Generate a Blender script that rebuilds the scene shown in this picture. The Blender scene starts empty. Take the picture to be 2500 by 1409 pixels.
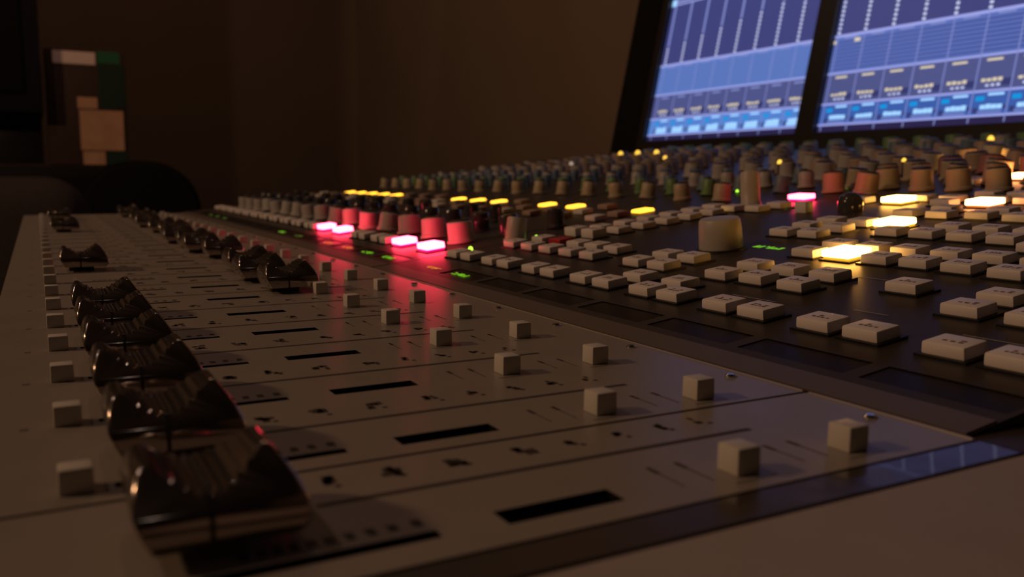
import bpy, bmesh, math, random
from mathutils import Vector, Matrix, Euler
random.seed(7)
SC = bpy.context.scene
COL = SC.collection
R_ = math.radians

# ------------------------------------------------------------------ camera
F = Vector((0.47637547, 0.86968477, -0.12928578))
RI = Vector((0.87746316, -0.47959267, 0.00701919))
UP = Vector((0.05590003, 0.11678728, 0.99158253))
cam_d = bpy.data.cameras.new('camera')
cam_d.sensor_fit = 'HORIZONTAL'; cam_d.sensor_width = 36.0; cam_d.lens = 36.0 * 2106.16 / 2500
cam_d.clip_start = 0.002; cam_d.clip_end = 30
cam_d.dof.use_dof = True; cam_d.dof.focus_distance = 0.27; cam_d.dof.aperture_fstop = 19
cam = bpy.data.objects.new('camera', cam_d); COL.objects.link(cam)
M = Matrix.Identity(4)
for i in range(3):
    M[i][0] = RI[i]; M[i][1] = UP[i]; M[i][2] = -F[i]
M[2][3] = 0.04779
cam.matrix_world = M
SC.camera = cam

# ------------------------------------------------------------------ world, lights, exposure
SC.view_settings.view_transform = 'Standard'
SC.view_settings.look = 'None'
SC.view_settings.gamma = 1
SC.view_settings.use_curve_mapping = False
SC.view_settings.exposure = 0.0
W = bpy.data.worlds.new('dark_room'); SC.world = W; W.use_nodes = True
bg = W.node_tree.nodes['Background']
bg.inputs[0].default_value = (0.55, 0.30, 0.19, 1); bg.inputs[1].default_value = 0.012

def lamp(name, loc, energy, color, radius):
    l = bpy.data.lights.new(name, 'POINT'); l.energy = energy; l.color = color; l.shadow_soft_size = radius
    o = bpy.data.objects.new(name, l); COL.objects.link(o); o.location = loc; return o
lamp('lamp_dimmed_side', (-1.45, 0.80, 0.95), 26.0, (1.0, 0.57, 0.29), 0.06)
lamp('lamp_dimmed_ceiling', (-0.9, 0.7, 1.75), 8.5, (1.0, 0.66, 0.52), 0.03)
lamp('downlight_far_right', (0.75, 1.9, 1.75), 1.2, (1.0, 0.80, 0.66), 0.02)
lamp('downlight_far_left', (-0.9, 2.7, 1.75), 1.6, (1.0, 0.74, 0.58), 0.02)
lamp('downlight_near', (-0.1, -0.9, 1.75), 0.6, (1.0, 0.80, 0.66), 0.02)
lamp('lamp_dimmed_rear', (0.25, 2.1, 1.7), 4.5, (1.0, 0.50, 0.28), 0.04)

# ------------------------------------------------------------------ materials
def mat(name, col, rough=0.5, metal=0.0, emis=None, estr=0.0, noise=0.0, nscale=40.0, spec=0.5, bump=0.0, coat=0.0):
    m = bpy.data.materials.new(name); m.use_nodes = True
    nt = m.node_tree; b = nt.nodes['Principled BSDF']
    b.inputs['Base Color'].default_value = (*col, 1)
    b.inputs['Roughness'].default_value = rough
    b.inputs['Metallic'].default_value = metal
    b.inputs['Specular IOR Level'].default_value = spec
    b.inputs['Coat Weight'].default_value = coat
    if emis:
        b.inputs['Emission Color'].default_value = (*emis, 1)
        b.inputs['Emission Strength'].default_value = estr
    if noise or bump:
        tc = nt.nodes.new('ShaderNodeTexCoord'); nz = nt.nodes.new('ShaderNodeTexNoise')
        nz.inputs['Scale'].default_value = nscale; nz.inputs['Detail'].default_value = 4
        nt.links.new(tc.outputs['Object'], nz.inputs['Vector'])
        if noise:
            mx = nt.nodes.new('ShaderNodeMix'); mx.data_type = 'RGBA'
            mx.inputs[6].default_value = (*[c * (1 - noise) for c in col], 1)
            mx.inputs[7].default_value = (*[min(1, c * (1 + noise)) for c in col], 1)
            nt.links.new(nz.outputs['Fac'], mx.inputs[0]); nt.links.new(mx.outputs[2], b.inputs['Base Color'])
        if bump:
            bp = nt.nodes.new('ShaderNodeBump'); bp.inputs['Strength'].default_value = bump
            bp.inputs['Distance'].default_value = 0.0005
            nt.links.new(nz.outputs['Fac'], bp.inputs['Height']); nt.links.new(bp.outputs[0], b.inputs['Normal'])
    return m

M_ = {}
M_['panel'] = mat('silver_grey_panel', (0.31, 0.275, 0.24), 0.33, 0, noise=0.10, nscale=60, bump=0.15, spec=0.4)
M_['blank'] = mat('brown_grey_blank_panel', (0.40, 0.345, 0.31), 0.55, 0, noise=0.12, nscale=50, bump=0.1, spec=0.3)
M_['dark'] = mat('dark_satin_panel', (0.040, 0.032, 0.026), 0.44, 0, noise=0.15, nscale=45, spec=0.38)
M_['edge_highlight'] = mat('edge_highlight_paint', (0.62, 0.56, 0.48), 0.35, 0.6)  # pale colour paints the highlight along the panel's bevelled edge
M_['lip'] = mat('dark_bronze_lip', (0.13, 0.105, 0.085), 0.4)
M_['gloss'] = mat('polished_black_trim', (0.045, 0.038, 0.034), 0.27, 0.0, spec=0.6, coat=0.3, bump=0.4, nscale=90)
M_['glass'] = mat('black_display_glass', (0.006, 0.005, 0.005), 0.35, spec=0.2)
M_['void'] = mat('slot_black', (0.008, 0.006, 0.005), 0.7, spec=0.1)
M_['ink'] = mat('dark_print', (0.07, 0.055, 0.045), 0.6, spec=0.2)
M_['inkfaint'] = mat('faint_print', (0.15, 0.125, 0.11), 0.5, spec=0.3)
M_['inkpale'] = mat('pale_print', (0.40, 0.38, 0.36), 0.5, spec=0.3)
M_['white'] = mat('warm_white_key_plastic', (0.84, 0.78, 0.75), 0.42, noise=0.05, nscale=200, spec=0.35)
M_['cube'] = mat('grey_white_cube_plastic', (0.64, 0.60, 0.54), 0.45, noise=0.05, nscale=200, spec=0.3)
M_['caption'] = mat('key_caption_print', (0.16, 0.10, 0.10), 0.5, spec=0.2)
M_['black'] = mat('black_plastic', (0.012, 0.011, 0.011), 0.45, spec=0.4)
M_['chrome'] = mat('smoked_chrome', (0.44, 0.38, 0.34), 0.13, 0.92)
M_['steel'] = mat('screw_steel', (0.6, 0.6, 0.6), 0.2, 1.0)
M_['redkey'] = mat('red_key_plastic', (0.50, 0.03, 0.03), 0.4)
KN = {'beige': (0.46, 0.38, 0.27), 'grey': (0.46, 0.43, 0.41), 'green': (0.16, 0.30, 0.12), 'blue': (0.14, 0.20, 0.27),
      'olive': (0.28, 0.26, 0.11), 'brown': (0.42, 0.31, 0.24), 'wine': (0.38, 0.16, 0.15), 'pale': (0.48, 0.44, 0.40), 'smoke': (0.05, 0.05, 0.055)}
for k, c in KN.items(): M_['k_' + k] = mat(k + '_knob_plastic', c, 0.42 if k != 'smoke' else 0.12, spec=0.4)
def em(name, col, s, base=(0.02, 0.02, 0.02)): return mat(name, base, 0.4, emis=col, estr=s)
M_['red_core'] = em('red_lit_core', (1.0, 0.034, 0.070), 31.0)
M_['red_rim'] = em('red_lit_rim', (1.0, 0.0, 0.075), 4.0)
M_['yel_core'] = em('yellow_lit_core', (1.0, 0.46, 0.085), 24.0)
M_['yel_rim'] = em('yellow_lit_rim', (1.0, 0.42, 0.01), 1.3)
M_['ora_core'] = em('orange_lit_core', (1.0, 0.34, 0.10), 22.0)
M_['ora_rim'] = em('orange_lit_rim', (1.0, 0.18, 0.02), 1.1)
M_['amber_lit'] = em('amber_row_lit', (1.0, 0.46, 0.03), 3.4)
M_['green_led'] = em('green_led_segments', (0.25, 0.75, 0.02), 0.75)
M_['green_dim'] = em('dim_green_led_segments', (0.16, 0.28, 0.03), 0.5)
M_['orange_led'] = em('orange_led_segments', (0.95, 0.30, 0.02), 0.7)
M_['led_green'] = em('green_led_lens', (0.45, 1.0, 0.05), 2.2)
M_['led_amber'] = em('amber_led_lens', (1.0, 0.55, 0.06), 1.8)
M_['led_pale'] = em('pale_led_lens', (0.9, 0.65, 0.5), 0.5)
M_['wall'] = mat('brown_painted_wall', (0.27, 0.20, 0.145), 0.8, noise=0.12, nscale=3, spec=0.1)
M_['darkwall'] = mat('black_acoustic_foam', (0.025, 0.02, 0.018), 0.9, spec=0.05)
M_['floor'] = mat('dark_carpet', (0.02, 0.017, 0.015), 0.95, noise=0.3, nscale=120, spec=0.05)
M_['cloth'] = mat('dark_upholstery', (0.060, 0.050, 0.046), 0.9, noise=0.3, nscale=150, spec=0.1)
M_['clothb'] = mat('black_upholstery', (0.012, 0.011, 0.011), 0.9, spec=0.1)
M_['pw'] = mat('pale_card', (0.95, 0.75, 0.70), 0.7)
M_['pg'] = mat('green_card', (0.02, 0.15, 0.06), 0.6)
M_['pgd'] = mat('dark_green_card', (0.008, 0.035, 0.022), 0.6)
M_['pt'] = mat('tan_card', (0.62, 0.36, 0.22), 0.7, noise=0.25, nscale=25)
M_['pb'] = mat('dark_brown_card', (0.05, 0.025, 0.018), 0.7)
M_['bezel'] = mat('monitor_bezel_black', (0.030, 0.024, 0.021), 0.35)

# ------------------------------------------------------------------ object helpers
def mesh_obj(name, me, parent=None, loc=(0, 0, 0), rot=None, label=None):
    o = bpy.data.objects.new(name, me); COL.objects.link(o)
    L = Vector(loc)
    if parent is not None:
        o.parent = parent; L = L - Vector(parent.get('world_base', (0, 0, 0)))
    o.location = L
    if rot: o.rotation_euler = rot
    if label: o['label'] = label
    return o
def thing(name, label, cat, loc=(0, 0, 0), group=None):
    o = bpy.data.objects.new(name, None); COL.objects.link(o); o.location = loc
    o.empty_display_size = 0.05
    o['label'] = label; o['category'] = cat; o['world_base'] = tuple(loc)
    if group: o['group'] = group
    return o
def sub(name, me, part, loc=(0, 0, 0), rot=None):
    o = bpy.data.objects.new(name, me); COL.objects.link(o); o.parent = part; o.location = loc
    if rot: o.rotation_euler = rot
    return o
def bm_mesh(name, bm, mats, smooth=False):
    me = bpy.data.meshes.new(name); bm.normal_update(); bm.to_mesh(me); bm.free()
    for m in (mats if isinstance(mats, (list, tuple)) else [mats]): me.materials.append(m)
    if smooth:
        me.polygons.foreach_set('use_smooth', [True] * len(me.polygons))
        me.set_sharp_from_angle(angle=R_(38))
    return me
def box_into(bm, x0, x1, y0, y1, z0, z1, mi=0, f=None):
    P = [(x0, y0, z0), (x1, y0, z0), (x1, y1, z0), (x0, y1, z0), (x0, y0, z1), (x1, y0, z1), (x1, y1, z1), (x0, y1, z1)]
    if f: P = [f(*p) for p in P]
    v = [bm.verts.new(p) for p in P]
    for q in ((0, 3, 2, 1), (4, 5, 6, 7), (0, 1, 5, 4), (1, 2, 6, 5), (2, 3, 7, 6), (3, 0, 4, 7)):
        bm.faces.new([v[i] for i in q]).material_index = mi
CACHE = {}
def box_mesh(sx, sy, sz, m, bev=0.0, taper=1.0, base=True, segs=2):
    """box centred in x,y standing on z=0"""
    k = ('box', sx, sy, sz, m, bev, taper, segs)
    if k in CACHE: return CACHE[k]
    bm = bmesh.new(); box_into(bm, -sx / 2, sx / 2, -sy / 2, sy / 2, 0, sz)
    for v in bm.verts:
        if v.co.z > sz * .5: v.co.x *= taper; v.co.y *= taper
    if bev: bmesh.ops.bevel(bm, geom=bm.edges[:] , offset=bev, segments=segs, profile=0.5, affect='EDGES')
    CACHE[k] = bm_mesh('box', bm, M_[m], smooth=bool(bev)); return CACHE[k]
def lathe_mesh(prof, m, seg=24, key=None):
    k = ('lathe', tuple(prof), m, seg)
    if k in CACHE: return CACHE[k]
    bm = bmesh.new(); rings = []
    for r, z in prof:
        rings.append([bm.verts.new((r * math.cos(2 * math.pi * i / seg), r * math.sin(2 * math.pi * i / seg), z)) for i in range(seg)])
    for a, b in zip(rings, rings[1:]):
        for i in range(seg):
            j = (i + 1) % seg; bm.faces.new((a[i], a[j], b[j], b[i]))
    bm.faces.new(list(reversed(rings[0]))); bm.faces.new(rings[-1])
    CACHE[k] = bm_mesh('turned', bm, M_[m], smooth=True); return CACHE[k]

# console surface height across its depth (x), metres
T1, T2 = math.tan(R_(7.5)), math.tan(R_(6.0))
def zs(x): return 0.0 if x < .15 else ((x - .15) * T1 if x < .36 else .21 * T1 + (x - .36) * T2)
def tilt(x): return 0.0 if x < .15 else (R_(-7.5) if x < .36 else R_(-6.0))

def plate(xb, yb, hole, depth, m_top, m_void, thick=0.004, zf=lambda x: 0.0):
    """a sheet with real recesses: hole(ix,iy) True = sunk by depth"""
    bm = bmesh.new(); V = {}
    def v(i, j, dz):
        k = (i, j, dz)
        if k not in V: V[k] = bm.verts.new((xb[i], yb[j], zf(xb[i]) + dz))
        return V[k]
    nx, ny = len(xb) - 1, len(yb) - 1
    for i in range(nx):
        for j in range(ny):
            h = hole(i, j); dz = -depth if h else 0.0
            f = bm.faces.new((v(i, j, dz), v(i + 1, j, dz), v(i + 1, j + 1, dz), v(i, j + 1, dz))); f.material_index = 1 if h else 0
            for (a, b, c, d, ni, nj) in ((i, j, i + 1, j, i, j - 1), (i + 1, j, i + 1, j + 1, i + 1, j), (i + 1, j + 1, i, j + 1, i, j + 1), (i, j + 1, i, j, i - 1, j)):
                out = not (0 <= ni < nx and 0 <= nj < ny)
                if out:
                    f = bm.faces.new((v(a, b, dz), v(c, d, dz), v(c, d, -thick), v(a, b, -thick)))
                elif hole(ni, nj) != h and h:
                    f = bm.faces.new((v(a, b, 0.0), v(c, d, 0.0), v(c, d, -depth), v(a, b, -depth))); f.material_index = 1
    bmesh.ops.recalc_face_normals(bm, faces=bm.faces)
    return bm_mesh('plate', bm, [M_[m_top], M_[m_void]])

# ================================================================== THE ROOM
def struct(name, bm, m):
    o = mesh_obj(name, bm_mesh(name, bm, M_[m])); o['kind'] = 'structure'; return o
FZ = -0.78
def slab(name, x0, x1, y0, y1, z0, z1, m):
    bm = bmesh.new(); box_into(bm, x0, x1, y0, y1, z0, z1); return struct(name, bm, m)
slab('floor', -3.1, 1.6, -2.6, 4.15, FZ - .1, FZ, 'floor')
slab('ceiling', -3.1, 1.6, -2.6, 4.15, 1.95, 2.05, 'darkwall')
slab('wall_far', -3.1, 1.35, 4.0, 4.15, FZ, 1.95, 'wall')
slab('wall_right', 1.35, 1.6, -2.6, 4.15, FZ, 1.95, 'wall')
slab('wall_left', -3.1, -3.0, -2.6, 4.0, FZ, 1.95, 'darkwall')
slab('wall_near', -3.0, 1.35, -2.6, -2.5, FZ, 1.95, 'darkwall')
slab('baseboard_far', -3.0, 1.35, 3.985, 4.0, FZ, FZ + .1, 'black')

# ================================================================== CONSOLE CARCASS
cf = thing('console_frame', 'black frame and legs carrying all the panels of the mixing console', 'console frame', (0.4, 0.3, FZ))
bm = bmesh.new()
prof = [(-.016, -.006), (.150, -.006), (.36, zs(.36) - .006), (.92, zs(.92) - .006), (.925, zs(.92) - .10), (.2, -.12), (-.016, -.06)]
def prism_y(bm, prof, y0, y1, mi=0):
    a = [bm.verts.new((x, y0, z)) for x, z in prof]; b = [bm.verts.new((x, y1, z)) for x, z in prof]
    n = len(prof)
    bm.faces.new(a).material_index = mi; bm.faces.new(list(reversed(b))).material_index = mi
    for i in range(n):
        j = (i + 1) % n; bm.faces.new((a[i], b[i], b[j], a[j])).material_index = mi
    bmesh.ops.recalc_face_normals(bm, faces=bm.faces)
prism_y(bm, prof, -.60, 1.12)
o = mesh_obj('carcass', bm_mesh('carcass', bm, M_['black']), cf); o.location = -Vector(cf['world_base'])
ck = [(-.016, .0), (.150, .0), (.36, zs(.36) + .0), (.92, zs(.92) + .0), (.925, zs(.92) - .12), (.2, -.14), (-.016, -.07)]
for y in (1.121, -.612):
    bm = bmesh.new(); prism_y(bm, ck, y, y + .011)
    o = mesh_obj('end_cheek', bm_mesh('cheek', bm, M_['black']), cf); o.location = -Vector(cf['world_base'])
for y in (-.45, 1.0):
    for x in (.1, .75):
        mesh_obj('leg', box_mesh(.06, .06, .63 if x < .5 else .66, 'black', .005), cf, (x, y, FZ))

# ================================================================== BUTTONS, KNOBS, CAPS
def button(parent, x, y, key='white', sx=.0095, sy=.0116, h=.0033, caption=True, bez=True, name='push_button', label=None):
    """x = near edge, y = far edge of the key, as read in the photograph's grid"""
    cx, cy = x + sx / 2, y - sy / 2; t = tilt(cx); z = zs(cx)
    b = mesh_obj(name, box_mesh(sx, sy, h, key, .0006, .97), parent, (cx, cy, z + .0005), (0, t, 0), label)
    if bez: sub('key_frame', box_mesh(sx + .0022, sy + .0022, .0007, 'black'), b, (0, 0, -.0005))
    if caption:
        k = 'cap%d' % random.randrange(5)
        if k not in CACHE:
            bm = bmesh.new(); n = random.randint(3, 5); w = .0062 / n
            for i in range(n):
                for r in range(random.randint(1, 2)):
                    hh = random.uniform(.0007, .0010)
                    box_into(bm, -.0016 + r * .0014, -.0016 + r * .0014 + hh, -.0031 + i * w, -.0031 + i * w + w * random.uniform(.55, .85), 0, .00003)
            CACHE[k] = bm_mesh(k, bm, M_['caption'])
        sub('caption', CACHE[k], b, (0, 0, h + .00002))
    return b
def lit_button(parent, x, y, kind, sx=.0095, sy=.0116, h=.0036, wing=.0, label=None):
    cx, cy = x + sx / 2, y - sy / 2; t = tilt(cx); z = zs(cx)
    b = mesh_obj('push_button', box_mesh(sx, sy, h - .0003, kind + '_rim', .0006, .97), parent, (cx, cy, z + .0005), (0, t, 0), label)
    sub('key_frame', box_mesh(sx + .0022, sy + .0022, .0007, 'black'), b, (0, 0, -.0005))
    sub('glowing_lens', box_mesh(sx + .0007, sy + .0007, h - .0008, kind + '_core', .0005, .99), b, (0, 0, .0011))
    return b
def knob(parent, x, y, col, r=.0055, h=.0115, dark=True, name='knob', label=None, flat=.96):
    z = zs(x)
    m = lathe_mesh([(r * 1.12, 0), (r * 1.12, h * .12), (r, h * .16), (r * .98, h * .5), (r * flat, h * .94), (r * flat * .9, h)], 'k_' + col, 20)
    k = mesh_obj(name, m, parent, (x, y, z), (0, tilt(x), random.uniform(0, 6.28)), label)
    if dark: sub('knob_top', lathe_mesh([(r * .86, 0), (r * .84, .0006), (r * .74, .0010)], 'black', 16), k, (0, 0, h))
    pk = ('ptr', r, h)
    if pk not in CACHE:
        bm = bmesh.new(); box_into(bm, r * .25, r * .84, -.0004, .0004, 0, .0003); CACHE[pk] = bm_mesh('pointer', bm, M_['inkpale'])
    sub('pointer', CACHE[pk], k, (0, 0, h + (.0010 if dark else 0)))
    return k

# fader cap: saddle shaped block of smoked chrome; x 0..21.5 mm, y 0..21 mm
def cap_mesh():
    if 'fadercap' in CACHE: return CACHE['fadercap']
    pr = [(1.9, 0.2), (0.3, 3.2), (0.0, 5.0), (0.35, 7.4), (0.9, 9.2), (1.5, 9.9), (2.3, 10.0), (3.0, 9.5)]
    n = 40
    for i in range(1, n):                                     # ribbed saddle between the two horns
        t = i / n; x = 3.0 + t * 12.6
        z = 9.5 + t * .6 - 3.5 * (math.sin(math.pi * t) ** .9)
        z += .50 * (1 if i % 5 in (1, 2) else -.2) if 2 < i < n - 1 else 0
        pr.append((x, z))
    pr += [(15.9, 10.3), (16.7, 10.7), (17.6, 10.5), (18.8, 8.9), (20.0, 6.9), (20.9, 4.8), (21.4, 2.9), (21.3, 1.6), (20.5, 0.4), (19.8, 0.1)]
    secs = [(0.0, 0.0, 0.0), (0.35, 1.1, .0), (5.2, .0, 1.0), (6.0, .0, 1.0)]
    bm = bmesh.new(); rings = []
    def ring(yf, inset, yb=None):
        out = []
        for x, z in pr:
            cx, cz = 10.7, 5
            xx = cx + (x - cx) * (1 - inset); zz = cz + (z - cz) * (1 - inset)
            # front face leans back: y grows with height
            y = yf(zz)
            out.append(bm.verts.new((xx * .001, y * .001, zz * .001)))
        return out
    lean = .48
    def ln(z): return .25 * min(z, 4.6) / 4.6 + max(0.0, z - 4.6) * .98
    rnd_ = [(.055 * (1 - math.sin(a)), .6 * (1 - math.cos(a))) for a in (0, R_(22), R_(45), R_(68), R_(90))]
    rings = [ring(lambda z, d=d: ln(z) + d, i) for i, d in rnd_] + [ring(lambda z, d=d: 21 - ln(z) - d, i) for i, d in reversed(rnd_)]
    n = len(pr)
    for a, b in zip(rings, rings[1:]):
        for i in range(n):
            j = (i + 1) % n; bm.faces.new((a[i], b[i], b[j], a[j]))
    for rg in (rings[0], rings[-1]):                      # end faces, creased where the lean starts
        lo = [v for v in rg]
        f = bm.faces.new(lo)
        rs = bmesh.ops.bisect_plane(bm, geom=[f] + list(f.edges) + list(f.verts), plane_co=(0, 0, .0046), plane_no=(0, 0, 1))
        for e in rs['geom_cut']:
            if isinstance(e, bmesh.types.BMVert):
                e.co.y = .00025 + 0 if rg is rings[0] else .021 - .00025
    bmesh.ops.recalc_face_normals(bm, faces=bm.faces)
    CACHE['fadercap'] = bm_mesh('fadercap', bm, M_['chrome'], smooth=True); CACHE['fadercap'].set_sharp_from_angle(angle=R_(42))
    bm = bmesh.new()                                          # dark index line down the near face and over the saddle
    zt = 6.55
    pts = [(0.0, 0.2), (lean * zt, zt)]
    def ln(z): return .25 * min(z, 4.6) / 4.6 + max(0.0, z - 4.6) * .98
    for s0, s1 in ((0.2, 4.6), (4.6, zt)):
        y0, y1 = ln(s0) - .08, ln(s1) - .08
        v = [bm.verts.new((a * .001, b * .001, c * .001)) for a, b, c in ((8.6, y0, s0), (9.25, y0, s0), (9.25, y1, s1), (8.6, y1, s1), (8.6, y0 + .5, s0), (9.25, y0 + .5, s0), (9.25, y1 + .5, s1 + .1), (8.6, y1 + .5, s1 + .1))]
        for q in ((0, 1, 2, 3), (3, 2, 6, 7), (0, 3, 7, 4), (1, 5, 6, 2), (4, 7, 6, 5), (0, 4, 5, 1)): bm.faces.new([v[i] for i in q])
    box_into(bm, .0086, .00925, .0034, .0176, .0063, .00672)
    CACHE['capline'] = bm_mesh('capline', bm, M_['black'])
    bm = bmesh.new(); box_into(bm, .0040, .0150, .0085, .0125, -.0022, .0012)
    CACHE['capstem'] = bm_mesh('capstem', bm, M_['black'])
    return CACHE['fadercap']
def fader_cap(parent, x, y, label=None):
    c = mesh_obj('fader_cap', cap_mesh(), parent, (x - .0019, y - .0003, .0022), None, label)
    sub('index_line', CACHE['capline'], c); sub('fader_stem', CACHE['capstem'], c)
    return c

# ================================================================== FADER PANELS
P = 0.04
def fader_module(th, ns, y_lo, y_hi):
    xb = sorted([-.015, .008, .0449, .0547, .0744, .1500])
    yb = [y_lo]
    for n in ns: yb += [.1001 + P * n, .1006 + P * n, .1031 + P * n, .1052 + P * n]
    yb.append(y_hi)
    def hole(i, j):
        k = (j - 1) % 4
        if j == 0 or j == len(yb) - 2: return False
        if i == 1: return k == 1
        if i == 3: return k in (0, 1, 2)
        return False
    mesh_obj('face_plate', plate(xb, yb, hole, .0016, 'panel', 'void'), th).location = -Vector(th['world_base'])
    for n in ns:
        lbl = None
        # small square buttons
        for x in (.09608, .12199):
            mesh_obj('square_button', box_mesh(.0050, .0050, .0046, 'cube', .0003, .98), th, (x + .0025, .09955 + .0025 + P * n, 0))
        # screws
        s = mesh_obj('screw', lathe_mesh([(.0014, 0), (.0014, .0003), (.0009, .0007)], 'steel', 12), th, (.1448, .1136 + .0402 * n, 0))
        # scale beside the slot, numerals column, tick pairs: flat print
        bm = bmesh.new()
        rnd = random.Random(n)
        for x in (.0202, .0224, .0245, .0266, .0289, .0313, .034, .037, .0401, .0436):
            y = .1063 + P * n
            for q in range(3):
                box_into(bm, x - .0008 + rnd.uniform(-.0002, .0002), x + .0006, y + q * .0008 - .0010, y + q * .0008 - .0004 + rnd.uniform(0, .0003), 0, .00003)
        mesh_obj('scale_dots', bm_mesh('dots', bm, M_['ink']), th, (0, 0, .00002))
        bm = bmesh.new()
        for q, x in enumerate((.0370, .0478, .0595, .0725, .0823, .0924, .1025, .1120)):
            y = .1280 + P * n; s = 1.0 if q < 4 else .75
            for k in range(6 if q < 7 else 3):
                dx, dy = rnd.uniform(-.0014, .0014) * s, rnd.uniform(-.0020, .0020) * s
                w, l = rnd.uniform(.0005, .0009) * s, rnd.uniform(.0006, .0012) * s
                box_into(bm, x + dx - w, x + dx + w, y + dy - l, y + dy + l, 0, .00003)
            box_into(bm, x + .0008, x + .0018, y - .0030, y - .0020, 0, .00003)
        mesh_obj('printed_numerals', bm_mesh('numerals', bm, M_['ink']), th, (0, 0, .00002))
        bm = bmesh.new()
        for x in (.0860, .0918, .1120, .1178):
            y = .1055 + P * n
            box_into(bm, x - .0002, x + .0002, y - .0050, y + .0045, 0, .00003)
            box_into(bm, x - .0005, x + .0005, y + .0015, y + .0045, 0, .00003)
        for x in (.0940, .1200):
            box_into(bm, x, x + .009, .0975 + P * n, .0978 + P * n, 0, .00003)
        mesh_obj('printed_brackets', bm_mesh('brackets', bm, M_['inkfaint']), th, (0, 0, .00002))
        yl = .11815 + P * n
        bm = bmesh.new(); box_into(bm, .0330, .11735, yl, yl + .0014, 0, .00003)
        mesh_obj('channel_line', bm_mesh('line', bm, M_['ink']), th, (0, 0, .00002))
        bm = bmesh.new(); box_into(bm, -.0055, -.0040, .1402 + P * n, .1418 + P * n, 0, .00003)
        if .1402 + P * n < y_hi: mesh_obj('printed_dot', bm_mesh('dot', bm, M_['inkfaint']), th, (0, 0, .00002))
def panel_edge(th, y0, y1):  # thin raised strip, the bevel's highlight put into its pale colour
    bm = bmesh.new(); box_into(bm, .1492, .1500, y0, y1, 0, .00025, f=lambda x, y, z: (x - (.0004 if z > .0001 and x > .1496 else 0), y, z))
    mesh_obj('chamfer_highlight', bm_mesh('edge', bm, M_['edge_highlight']), th).location = -Vector(th['world_base'])
fa = thing('fader_panel', 'narrow silver fader panel nearest the camera, one chrome cap on it, behind black gloss trim', 'fader panel', (.07, .114, 0))
fader_module(fa, [0], .0945, .1340)
fb = thing('fader_panel', 'long silver fader panel with a row of chrome caps running into the distance', 'fader panel', (.07, .60, 0))
fader_module(fb, range(1, 25), .1352, 1.118)
fader_cap(fa, .0095, .106)
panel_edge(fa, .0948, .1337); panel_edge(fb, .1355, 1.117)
UPX = {6: .0800, 7: .0775, 8: .0805, 10: .0825, 11: .0775, 12: .079, 13: .0755, 14: .080, 15: .082, 16: .079, 18: .0765, 19: .080, 20: .079, 21: .082, 23: .078, 24: .08}
for n in range(1, 25):
    fader_cap(fb, UPX.get(n, .0095), .106 + P * n)
for n in range(0, 24):                                   # near-edge keys by the slots
    mesh_obj('square_button', box_mesh(.0049, .0046, .0040, 'cube', .0003, .98), fb, (.0002 + .00245, .1399 + .0023 + P * n, 0))
def segments(th, x, y, m, w=.0026, l=.014, seed=0, z=None, rot=0, name='led_text'):
    k = ('seg', w, l, m, seed % 4)
    if k not in CACHE:
        rnd = random.Random(seed % 4); bm = bmesh.new(); n = 6; p = l / n
        for i in range(n):
            y0 = -l / 2 + i * p
            for r in range(3):
                if rnd.random() < .8: box_into(bm, -w / 2 + r * w / 3, -w / 2 + r * w / 3 + w * .26, y0, y0 + p * rnd.uniform(.45, .9), 0, .00005)
        CACHE[k] = bm_mesh('segments', bm, M_[m])
    return mesh_obj(name, CACHE[k], th, (x, y, (zs(x) if z is None else z) + .0001), (0, tilt(x) if z is None else 0, 0))
for n, l in ((15, .010), (16, .012), (22, .012), (23, .012)):
    segments(fb, .0645, .1026 + P * n, 'green_dim', .017, .004, n, z=-.0012)

# ---- foreground: trim and blank panel
tr = mesh_obj('trim_strip', bm_mesh('trim', (lambda b: (box_into(b, -.014, .1500, .0862, .0938, -.005, -.0001), b)[1])(bmesh.new()), M_['gloss']))
tr['label'] = 'polished black trim strip across the front of the fader panels, reflecting bluish light'; tr['category'] = 'trim strip'
bp = thing('blank_panel', 'plain brown-grey panel in the bottom right foreground before the black trim strip', 'blank panel', (.08, -.2, 0))
bm = bmesh.new(); box_into(bm, -.015, .1950, -.58, .0852, -.0035, 0)
bmesh.ops.bevel(bm, geom=bm.edges[:], offset=.0004, segments=2, affect='EDGES')
mesh_obj('face_plate', bm_mesh('blank', bm, M_['blank']), bp).location = -Vector(bp['world_base'])
mesh_obj('square_button', box_mesh(.0080, .0095, .0020, 'cube', .0004, .98), bp, (.1575, .0808, 0))

# ================================================================== MASTER SECTION (near, dark) and CHANNEL SECTION (far, dark)
def dark_module(th, y_lo, y_hi, wins):
    xb = [.1505, .1530, .1605, .1650, .1760, .36, .92]
    yb = [y_lo]
    for y in wins: yb += [y - .0355, y]
    yb.append(y_hi)
    def hole(i, j): return i == 3 and j % 2 == 1
    me = plate(xb, yb, hole, .00025, 'dark', 'glass', .005, zs)
    mesh_obj('face_plate', me, th).location = -Vector(th['world_base'])
    bm = bmesh.new()
    box_into(bm, .1506, .1600, y_lo + .0004, y_hi - .0004, 0, .0004, f=lambda x, y, z: (x, y, zs(x) + z))
    mesh_obj('front_lip', bm_mesh('lip', bm, M_['lip']), th).location = -Vector(th['world_base'])
ms = thing('master_section', 'near dark panel crowded with white keys and one big pale dial', 'console panel', (.4, .25, .03))
cs = thing('channel_section', 'far dark panel with magenta-lit keys and long rows of small knobs', 'console panel', (.4, .78, .03))
dark_module(ms, .0965, .4245, [.1335 + P * n for n in range(7)])
dark_module(cs, .4255, 1.118, [.4535 + P * n + .013 for n in range(16)])
bm = bmesh.new(); box_into(bm, .1508, .1965, .0862, .0960, -.0035, -.0002)
box_into(bm, .1965, .60, -.30, .0955, -.0035, 0, f=lambda x, y, z: (x, y, z + max(0, zs(x) - .001)))
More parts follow.
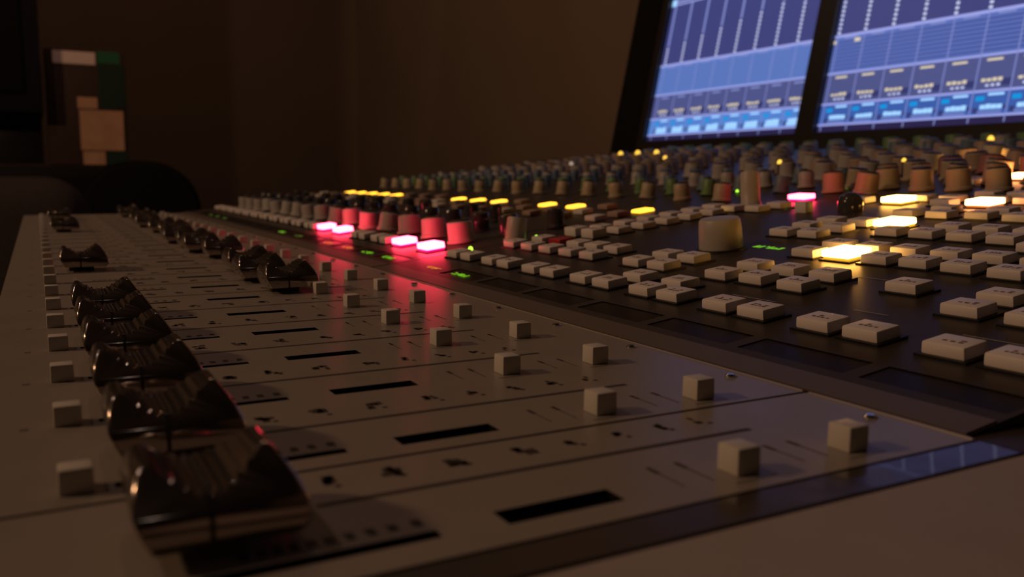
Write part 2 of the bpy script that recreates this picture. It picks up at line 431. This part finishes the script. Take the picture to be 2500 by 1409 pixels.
dp = mesh_obj('blank_panel', bm_mesh('dark_blank', bm, M_['dark']))
dp['label'] = 'plain dark panel at the far right edge before the near white keys'; dp['category'] = 'blank panel'

# near rows of keys, positions in mm (near edge x, far edge y) on the module's grid
for n in range(8):
    button(ms, .1875, .1340 + P * n); button(ms, .1875, .1180 + P * n)
near = [(200.9, 276.0), (201.2, 252.5),
        (220.8, 303.9), (221.2, 287.3), (236.8, 303.9), (237.6, 288.0),
        (220.9, 251.2), (222.0, 234.2), (220.9, 214.6), (238.0, 252.3), (238.0, 234.2), (238.0, 216.2),
        (236.8, 183.7),
        (221.8, 153.6), (238.0, 153.7), (221.2, 134.7), (238.0, 134.9),
        (268.6, 253.6), (269.8, 220.6), (270.2, 204.6), (269.6, 187.7), (268.6, 170.4), (269, 153.2),
        (286.6, 254.0), (286.6, 237.2), (287.2, 221.4), (287.2, 204.4), (287.6, 188.2), (287, 171), (287, 154),
        (303.0, 300.3), (304.5, 284.6), (320.8, 303.2), (336.6, 302.4), (321.2, 285.0), (338, 285.2),
        (321.4, 256.4), (321.6, 239.6), (321.4, 222.2), (321.2, 205.2), (310.6, 186.8), (327, 187.5), (310.6, 169),
        (337.8, 239.0), (337.6, 221.8), (337.2, 204.6),
        (371.0, 286.0), (371.0, 268.0), (389.0, 278.0), (374.0, 250.0), (390, 250), (372, 231), (389, 232), (372, 213), (389, 213),
        (413.0, 348.0), (413.0, 296.0), (430.0, 321.0), (430.0, 303.0), (452.0, 297.0), (452, 279), (452, 262), (430, 279), (430, 262), (413, 244), (430, 244),
        (515.0, 350.0), (528.0, 352.0), (530, 318)]
tall = []
for (x, y) in near: button(ms, x / 1000, y / 1000)
for x, ys in ((220.6, (412.9, 393.9, 375.6, 356.5, 338.1)), (235.8, (408.8, 373.2, 357.0, 340.2))):
    for y in ys: button(ms, x / 1000, y / 1000)
button(ms, .2362, .3915, 'redkey', label='dull red key')
for i, x in enumerate((258.4, 275, 291.5, 308, 324.5, 341, 357.5)):
    for j, y in enumerate((411, 394)):
        if i == 0 or True: button(ms, x / 1000, y / 1000, h=.0048 if (i == 0) else .0033)
for x in (361, 378):
    for y in (378,): button(ms, x / 1000, y / 1000)
for (x, y, k, l) in ((269.1, 237.6, 'yel', 'key lit bright yellow'), (336.5, 268.5, 'yel', 'key lit bright yellow'), (412.5, 325.0, 'yel', 'key lit bright yellow'),
                     (412.5, 275.0, 'ora', 'key lit bright orange'), (541.0, 335.0, 'ora', 'key lit bright orange'), (411.5, 392.5, 'red', 'key lit magenta red')):
    lit_button(ms, x / 1000, y / 1000, k, sx=.0125 if k != 'red' else .0095, sy=.0125, label=l)
# pale printed legend lines on the dark face
for (x, y, l) in ((.2085, .212, .020), (.214, .170, .012), (.2085, .128, .018), (.252, .20, .014)):
    bm = bmesh.new(); box_into(bm, -.0002, .0002, -l / 2, l / 2, 0, .00004)
    mesh_obj('printed_line', bm_mesh('pl', bm, M_['inkpale']), ms, (x, y, zs(x) + .0001), (0, tilt(x), 0))
# big dial
r = .0098
dial = mesh_obj('dial', lathe_mesh([(r, 0), (r * 1.0, .002), (r * .97, .009), (r * .93, .0132), (r * .86, .0142), (r * .5, .0144)], 'k_pale', 48), ms, (.2690, .2950, zs(.269)), (0, tilt(.3), 0), 'big plain pale dial')
sub('dial_collar', lathe_mesh([(r * 1.14, 0), (r * 1.12, .0008), (r * 1.02, .0010)], 'black', 40), dial)
# tall pale knob and the glossy dark dome knob
knob(ms, .3780, .3900, 'pale', r=.0058, h=.022, dark=False, label='tall pale cylindrical knob')
dome = [(.0066, 0), (.0068, .003), (.0064, .006), (.005, .0088), (.0028, .0101), (.0008, .0104)]
mesh_obj('dome_knob', lathe_mesh(dome, 'k_smoke', 32), ms, (.383, .3210, zs(.383)), (0, tilt(.4), 0), 'glossy black domed knob with orange reflection')
mesh_obj('square_button', box_mesh(.006, .008, .006, 'white', .0005), ms, (.372, .343, zs(.372)), (0, tilt(.4), 0))
knob(ms, .2310, .4190, 'pale', r=.0058, h=.0145, dark=False)
# scribble texts
segments(ms, .2815, .2790, 'green_led', .0042, .0170, 1)
segments(ms, .3795, .3735, 'green_dim', .0036, .0190, 2)
segments(ms, .3700, .3900, 'green_dim', .0030, .0100, 3)
# knobs of the master section, rows going back
cols_m = [(.462, 'brown'), (.488, 'beige'), (.516, 'brown'), (.548, 'beige'), (.582, 'wine'), (.618, 'brown'), (.655, 'beige'), (.694, 'brown'), (.734, 'grey'), (.776, 'brown'), (.82, 'grey'), (.866, 'green')]
for q, (x, c) in enumerate(cols_m):
    for k in range(15):
        pt = .025 if x < .53 else .030
        y = .4014 - k * pt + (q % 2) * .004
        if x < .545 and y < .36: 
            if not (x in (.488, .516) and y > .30): continue
        if y < x / 2.05: continue
        knob(ms, x, y, c, r=.0070 if x < .53 else .0084, h=.013)

# ---- channel section
for n in range(8, 25):
    y = .4535 + P * (n - 8)
    if n in (8, 9, 12, 13):
        lit_button(cs, .1875, y, 'red', sx=.0105, sy=.0135, h=.0042, label='key lit magenta red')
    else:
        button(cs, .1875, y, caption=False, h=.0040); button(cs, .1875, y - .0160, caption=False, h=.0040)
    if n < 24: knob(cs, .2175, .4590 + P * (n - 8), 'grey', r=.0078, h=.0125, name='knob')
segY = [(.3583, 'green_led'), (.3898, 'orange_led')]
for y, m in segY: segments(ms, .1690, y, m, .0034, .0150, int(y * 100))
for y, m in ((.4516, 'green_led'), (.4869, 'green_led'), (.5242, 'orange_led'), (.565, 'orange_led'), (.640, 'green_dim'), (.690, 'green_led'), (.93, 'green_dim'), (.97, 'green_dim'), (1.01, 'green_dim')):
    segments(cs, .1690, y, m, .0034, .0150, int(y * 100))
for k in range(17):
    y = .452 + P * k
    knob(cs, .2480, y + .004, 'smoke', r=.0062, h=.0120, dark=False)
    if k % 3 != 1: knob(cs, .2760, y - .004, 'smoke', r=.0056, h=.0105, dark=True)
    if y < 1.10:
        for x in (.3000, .3170):
            button(cs, x, y + .002, 'k_brown' if (k + int(x * 1000)) % 3 else 'white', caption=False, bez=False)
    if k in (0, 2, 3, 5, 6, 7, 11, 12, 13, 14, 15):
        b = mesh_obj('push_button', box_mesh(.0125, .0100, .0018, 'amber_lit', .0006, .9), cs, (.3440, y, zs(.344)), (0, tilt(.34), 0), 'key lit amber yellow')
    elif k != 16:
        button(cs, .3390, y + .005, 'k_brown', caption=False, bez=False)
rows = [(.401, 'beige', .0058), (.428, 'green', .0050), (.455, 'blue', .0052), (.484, 'grey', .0056), (.515, 'blue', .0052), (.548, 'grey', .0080), (.583, 'brown', .0085),
        (.620, 'grey', .0085), (.660, 'brown', .0085), (.700, 'grey', .0088), (.742, 'brown', .0088), (.786, 'blue', .0085), (.832, 'grey', .0090), (.880, 'green', .0090)]
for q, (x, c, r) in enumerate(rows):
    for k in range(17):
        knob(cs, x, .4414 + P * k + (q % 2) * .004, c, r=r, h=.0115 if r < .007 else .013, dark=(c in ('beige', 'grey', 'brown')))
# LED lamps on short posts
def led(th, x, y, m, r=.0016, post=None):
    if post is None: post = .0148 if x > .5 else r + .0004
    o = mesh_obj('indicator_lamp', lathe_mesh([(r * .8, 0), (r * .8, post - r)], 'black', 10), th, (x, y, zs(x)))
    sub('lens', lathe_mesh([(r, 0), (r, r * .6), (r * .6, r * 1.4), (r * .15, r * 1.6)], m, 12), o, (0, 0, post - r))
for (x, y, m, r) in ((.734, 1.0198, 'led_amber', .0034), (.7415, .9893, 'led_amber', .0036), (.740, .9452, 'led_amber', .0034), (.627, .7851, 'led_amber', .0024), (.563, .8823, 'led_pale', .0024),
                     (.5414, .5278, 'led_amber', .0021), (.449, .478, 'led_green', .0010)):
    led(cs, x, y, m, r)
led(cs, .78, .50, 'led_amber', .0028)
for (x, y, m, r) in ((.5414, .4100, 'led_amber', .0016), (.3440, .4030, 'led_green', .0015), (.4900, .4140, 'led_green', .0015), (.4930, .3310, 'led_green', .0015), (.2450, .4190, 'led_green', .0013),
                     (.2050, .4215, 'led_green', .0013), (.3520, .3920, 'led_amber', .0018)):
    led(ms, x, y, m, r)
lit_button(ms, .634, .4400 - .02, 'yel', sx=.012, sy=.010, label='small key lit dim yellow')

# ================================================================== MONITORS
TL = R_(11.8)
def sp(y, t, d=0.0):                                     # point on the screen plane: along y, up t, out d
    return (1.0 + t * math.sin(TL) - d * math.cos(TL), y, .1113 + t * math.cos(TL) + d * math.sin(TL))
def quadmesh(quads, mats):
    bm = bmesh.new()
    for (y0, y1, t0, t1, d, mi) in quads:
        v = [bm.verts.new(sp(*p, d)) for p in ((y0, t0), (y1, t0), (y1, t1), (y0, t1))]
        bm.faces.new(v).material_index = mi
    for f in bm.faces:
        f.normal_update()
        if f.normal.x > 0: f.normal_flip()
    return bm_mesh('display', bm, mats)
def s2l(r, g, b): return tuple(((c / 255) / 12.92 if c <= 10 else ((c / 255 + .055) / 1.055) ** 2.4) for c in (r, g, b))
SM = {}
def scol(name, rgb, boost=1.0): SM[name] = (mat('screen_' + name, (.01, .01, .012), .3, emis=s2l(*rgb), estr=boost))
scol('meterbg', (62, 66, 122)); scol('rail', (128, 138, 200)); scol('line', (160, 168, 236)); scol('band', (88, 108, 180)); scol('stripe', (70, 84, 150))
scol('mid', (78, 84, 136)); scol('cream', (215, 200, 170), 1.1); scol('blueband', (58, 92, 168)); scol('cyan', (0, 150, 225)); scol('ice', (160, 208, 255), 1.15)
scol('bluelight', (84, 128, 205)); scol('bandl', (92, 122, 192)); scol('base', (40, 34, 72)); scol('dotw', (205, 210, 245), 1.1); scol('stripedk', (62, 74, 138)); scol('navy', (52, 56, 108)); scol('pink', (150, 60, 80))
SN = list(SM); SL = [SM[k] for k in SN]; ix = {k: i for i, k in enumerate(SN)}
def monitor(y0, y1, Hh, label, seed, phase, flatband):
    th = thing('computer_monitor', label, 'monitor', (1.03, (y0 + y1) / 2, .085), 'pair of glowing monitors behind the console')
    base = -Vector(th['world_base'])
    bz = .0166
    bm = bmesh.new()
    def addbox(ya, yb, ta, tb, da, db):
        P8 = [sp(y, t, d) for d in (da, db) for (y, t) in ((ya, ta), (yb, ta), (yb, tb), (ya, tb))]
        v = [bm.verts.new(p) for p in P8]
        for q in ((0, 1, 2, 3), (7, 6, 5, 4), (0, 4, 5, 1), (1, 5, 6, 2), (2, 6, 7, 3), (3, 7, 4, 0)): bm.faces.new([v[i] for i in q])
    for a in ((y0 - bz, y0, -.024, Hh + bz, -.03, .010), (y1, y1 + bz, -.024, Hh + bz, -.03, .010), (y0, y1, -.024, 0, -.03, .010), (y0, y1, Hh, Hh + bz, -.03, .010)): addbox(*a)
    bmesh.ops.recalc_face_normals(bm, faces=bm.faces)
    mesh_obj('bezel', bm_mesh('bezel', bm, M_['bezel']), th).location = base
    bm = bmesh.new(); addbox(y0 - .010, y1 + .010, -.015, Hh + .010, -.065, -.03); bmesh.ops.recalc_face_normals(bm, faces=bm.faces)
    mesh_obj('back_shell', bm_mesh('back', bm, M_['black']), th).location = base
    bm = bmesh.new(); ym = (y0 + y1) / 2; addbox(ym - .03, ym + .03, -.178, .12, -.09, -.066); bmesh.ops.recalc_face_normals(bm, faces=bm.faces)
    mesh_obj('stand', bm_mesh('stand', bm, M_['black']), th).location = base
    # the picture on the screen: a mixer window, flat
    Q = []
    def q(a, b, t0, t1, d, k): Q.append((max(a, y0), min(b, y1), t0, min(t1, Hh), d, ix[k])) if min(b, y1) > max(a, y0) else None
    D = 1e-4
    q(y0, y1, 0, .0125, D, 'base'); q(y0, y1, .0125, .0435, D, 'bluelight' if flatband else 'blueband'); q(y0, y1, .0435, .088, D, 'mid')
    q(y0, y1, .088, .142, D, 'bandl' if flatband else 'band'); q(y0, y1, .142, .257, D, 'meterbg'); q(y0, y1, .257, Hh, D, 'navy')
    for t in (.0128, .0430, .0875, .2560): q(y0, y1, t - .0014, t + .0014, 3 * D, 'line')
    q(y0, y1, .1405, .1445, 3 * D, 'line'); q(y0, y1, .0270, .0285, 3 * D, 'rail') if 0 else None
    if flatband: pass
    for i in range(8): q(y0, y1, .093 + i * .0056, .093 + i * .0056 + .0020, 2 * D, 'stripedk' if not flatband else 'band')
    rnd = random.Random(seed); pitch = .0455; k = 0
    y = phase
    while y > y0 - pitch:                                 # strips run right to left in the picture (falling y)
        q(y - .0008, y + .0008, .004, .142, 4 * D, 'rail')
        if not flatband: q(y - .0008, y + .0008, .004, .012, 5 * D, 'rail')
        # meter column: solid above, separate dots lower down
        top0 = .20 if flatband else .30
        td = .146
        lim = (.165 + .006 * k) if flatband else 9
        while td < min(.252, lim + .012):
            q(y - .0024, y + .0024, td, td + .0034, 4 * D, 'dotw'); td += .0064
        q(y - .0024, y + .0024, .146, .2545, 3 * D, 'navy') if not flatband else q(y - .0024, y + .0024, td, .2545, 3 * D, 'rail')
        w = y - pitch                                     # the strip spans w..y
        q(w + .012, w + .034, .1375, .1408, 4 * D, 'rail')
        q(w + .016, w + .036, .0800, .0828, 4 * D, 'cream' if not flatband else 'rail')
        for j in range(4): q(w + .012 + j * .007, w + .0175 + j * .007, .0545, .0545 + rnd.uniform(.003, .0045), 4 * D, 'cream')
        for j in range(3): q(w + .014 + j * .007, w + .018 + j * .007, .0485, .0485 + rnd.uniform(.002, .003), 4 * D, 'dotw')
        q(w + .001, w + .012, .0480, .0570, 4 * D, 'navy')
        q(w + .030, w + .041, .0310, .0365, 4 * D, 'cyan')
        q(w + .006, w + .026, .0370, .0400, 4 * D, 'ice')
        for j in range(4): q(w + .006 + j * .007, w + .0125 + j * .007, .0205, .0205 + rnd.uniform(.0050, .0066), 4 * D, 'ice')
        q(w + .006, w + .036, .0160, .0180 + .002 * flatband, 4 * D, 'ice' if flatband else 'rail')
        q(w + .036, w + .042, .0160, .0225, 4 * D, 'navy'); q(w + .001, w + .005, .0200, .0245, 4 * D, 'navy')
        y -= pitch; k += 1
    if flatband:
        q(y1 - .06, y1, .2605, .2635, 4 * D, 'line'); q(y1 - .012, y1, .254, .266, 5 * D, 'ice')
    else:
        q(y1 - .004, y1, .1315, .1365, 5 * D, 'cream'); q(y1 - .046, y1 - .036, .1315, .1365, 5 * D, 'cream')
        for j in range(6): q(y0 + .03 * j, y0 + .03 * j + .006, .160 + .004 * j, .165 + .004 * j, 5 * D, 'pink' if j % 2 else 'cyan') if j in (1,) else None
    mesh_obj('screen', quadmesh(Q, SL), th).location = base
    return th
monitor(.9397, 1.3089, .30, 'left of the two glowing blue monitors, whole screen showing mixer strips', 1, 1.2975, True)
monitor(.5375, .9065, .30, 'right glowing blue monitor, cut off by the right edge of the picture', 2, .9005, False)
bm = bmesh.new()
P8 = [sp(y, t, d) for d in (-.112, -.095) for (y, t) in ((.50, -.172), (1.561, -.172), (1.561, .40), (.50, .40))]
v = [bm.verts.new(p) for p in P8]
for qd in ((0, 1, 2, 3), (7, 6, 5, 4), (0, 4, 5, 1), (1, 5, 6, 2), (2, 6, 7, 3), (3, 7, 4, 0)): bm.faces.new([v[i] for i in qd])
bmesh.ops.recalc_face_normals(bm, faces=bm.faces)
mb = mesh_obj('mounting_board', bm_mesh('board', bm, M_['clothb']))
mb['label'] = 'tall black board standing behind the two monitors'; mb['category'] = 'board'
sh = thing('shelf', 'black shelf behind the console carrying the two monitors', 'shelf', (1.09, .9, FZ))
mesh_obj('shelf_top', box_mesh(.32, .98, .02, 'black', .002), sh, (1.10, .95, -.105))
for y in (.50, 1.40): mesh_obj('shelf_side', box_mesh(.30, .02, .665, 'black', .002), sh, (1.12, y, FZ))

# ================================================================== BACKGROUND, LEFT
cb = thing('cabinet', 'low black cabinet against the far left under the hanging loudspeaker', 'cabinet', (-.25, 2.72, FZ))
mesh_obj('cabinet_body', box_mesh(1.02, .40, .845, 'black', .004), cb, (-.30, 2.72, FZ))
for x in (-.55, -.05): mesh_obj('cabinet_door', box_mesh(.46, .015, .78, 'clothb', .003), cb, (x, 2.505, FZ + .04))
sp_ = thing('loudspeaker', 'big black loudspeaker on a post at the left edge of the picture', 'loudspeaker', (-.30, 2.75, .068))
mesh_obj('speaker_box', box_mesh(.66, .30, 1.15, 'black', .008), sp_, (-.305, 2.66, .195))
mesh_obj('speaker_post', box_mesh(.13, .10, .125, 'black', .002), sp_, (-.005 - .04, 2.66, .072))
mesh_obj('speaker_grille', box_mesh(.58, .010, 1.05, 'clothb', .003), sp_, (-.305, 2.505, .245))
ct = thing('carton', 'upright patterned carton with white top strip, green edge and tan patches, beside the loudspeaker', 'carton', (.125, 2.60, .0665))
mesh_obj('carton_body', box_mesh(.190, .05, .300, 'pb', .006), ct, (.128, 2.60, .0668))
def patch(name, x0, x1, z0, z1, m, y=2.5745):
    bm = bmesh.new(); box_into(bm, x0, x1, y - .0012, y, z0, z1); bmesh.ops.bevel(bm, geom=bm.edges[:], offset=.0005, segments=1, affect='EDGES')
    mesh_obj(name, bm_mesh(name, bm, M_[m]), ct).location = -Vector(ct['world_base'])
patch('white_strip', .052, .153, .330, .362, 'pw'); patch('green_corner', .157, .212, .335, .366, 'pg')
patch('green_panel', .157, .221, .220, .332, 'pgd'); patch('tan_patch', .105, .153, .216, .246, 'pt')
patch('tan_panel', .108, .214, .108, .213, 'pt'); patch('tan_foot', .112, .166, .070, .105, 'pt'); patch('green_foot', .170, .221, .070, .105, 'pgd')
# armchair: rounded back, arms, seat
def cushion(name, th, sx, sy, sz, loc, m, bev, rot=None):
    return mesh_obj(name, box_mesh(sx, sy, sz, m, bev, 1.0, True, 5), th, loc, rot)
ac = thing('armchair', 'dark grey armchair with rounded back at the lower left behind the console', 'armchair', (-.28, 1.85, FZ))
cushion('backrest', ac, .72, .18, .62, (-.27, 1.94, FZ + .20), 'cloth', .075)
cushion('seat', ac, .60, .46, .20, (-.27, 1.66, FZ + .20), 'cloth', .05)
for x in (-.60, .06): cushion('armrest', ac, .13, .56, .36, (x - .02, 1.68, FZ + .16), 'cloth', .05)
for x in (-.56, .02):
    for y in (1.46, 1.92): mesh_obj('leg', box_mesh(.05, .05, .18, 'black', .004), ac, (x, y, FZ))
oc = thing('office_chair', 'black high-backed chair turned away behind the far end of the console', 'chair', (.25, 2.3, FZ))
bm = bmesh.new()
prof = []
for i in range(25):
    a = math.pi * i / 24
    prof.append((.235 + math.copysign(abs(math.cos(a)) ** .9, math.cos(a)) * .145, -.06 + .14 * math.sin(a) ** .9))
prof += [(.10, -.35), (.39, -.35)]
prism_y(bm, prof, 2.40, 2.48); bmesh.ops.bevel(bm, geom=[e for e in bm.edges if abs(e.verts[0].co.y - e.verts[1].co.y) < 1e-6], offset=.012, segments=3, affect='EDGES')
mesh_obj('backrest', bm_mesh('oback', bm, M_['clothb'], True), oc).location = -Vector(oc['world_base'])
cushion('seat', oc, .42, .36, .08, (.25, 2.25, FZ + .42), 'clothb', .03)
mesh_obj('back_bar', box_mesh(.06, .03, .30, 'black', .004), oc, (.25, 2.465, FZ + .40))
mesh_obj('gas_post', lathe_mesh([(.025, 0), (.025, .36)], 'black', 20), oc, (.25, 2.25, FZ + .07))
for i in range(5):
    a = i * 2 * math.pi / 5
    mesh_obj('foot', box_mesh(.28, .035, .03, 'black', .004), oc, (.25 + .14 * math.cos(a), 2.25 + .14 * math.sin(a), FZ + .045), (0, 0, a))
    mesh_obj('castor', lathe_mesh([(.012, 0), (.022, .01), (.022, .035), (.012, .045)], 'black', 14), oc, (.25 + .20 * math.cos(a), 2.25 + .20 * math.sin(a), FZ))
for o in bpy.data.objects:
    if 'world_base' in o: del o['world_base']
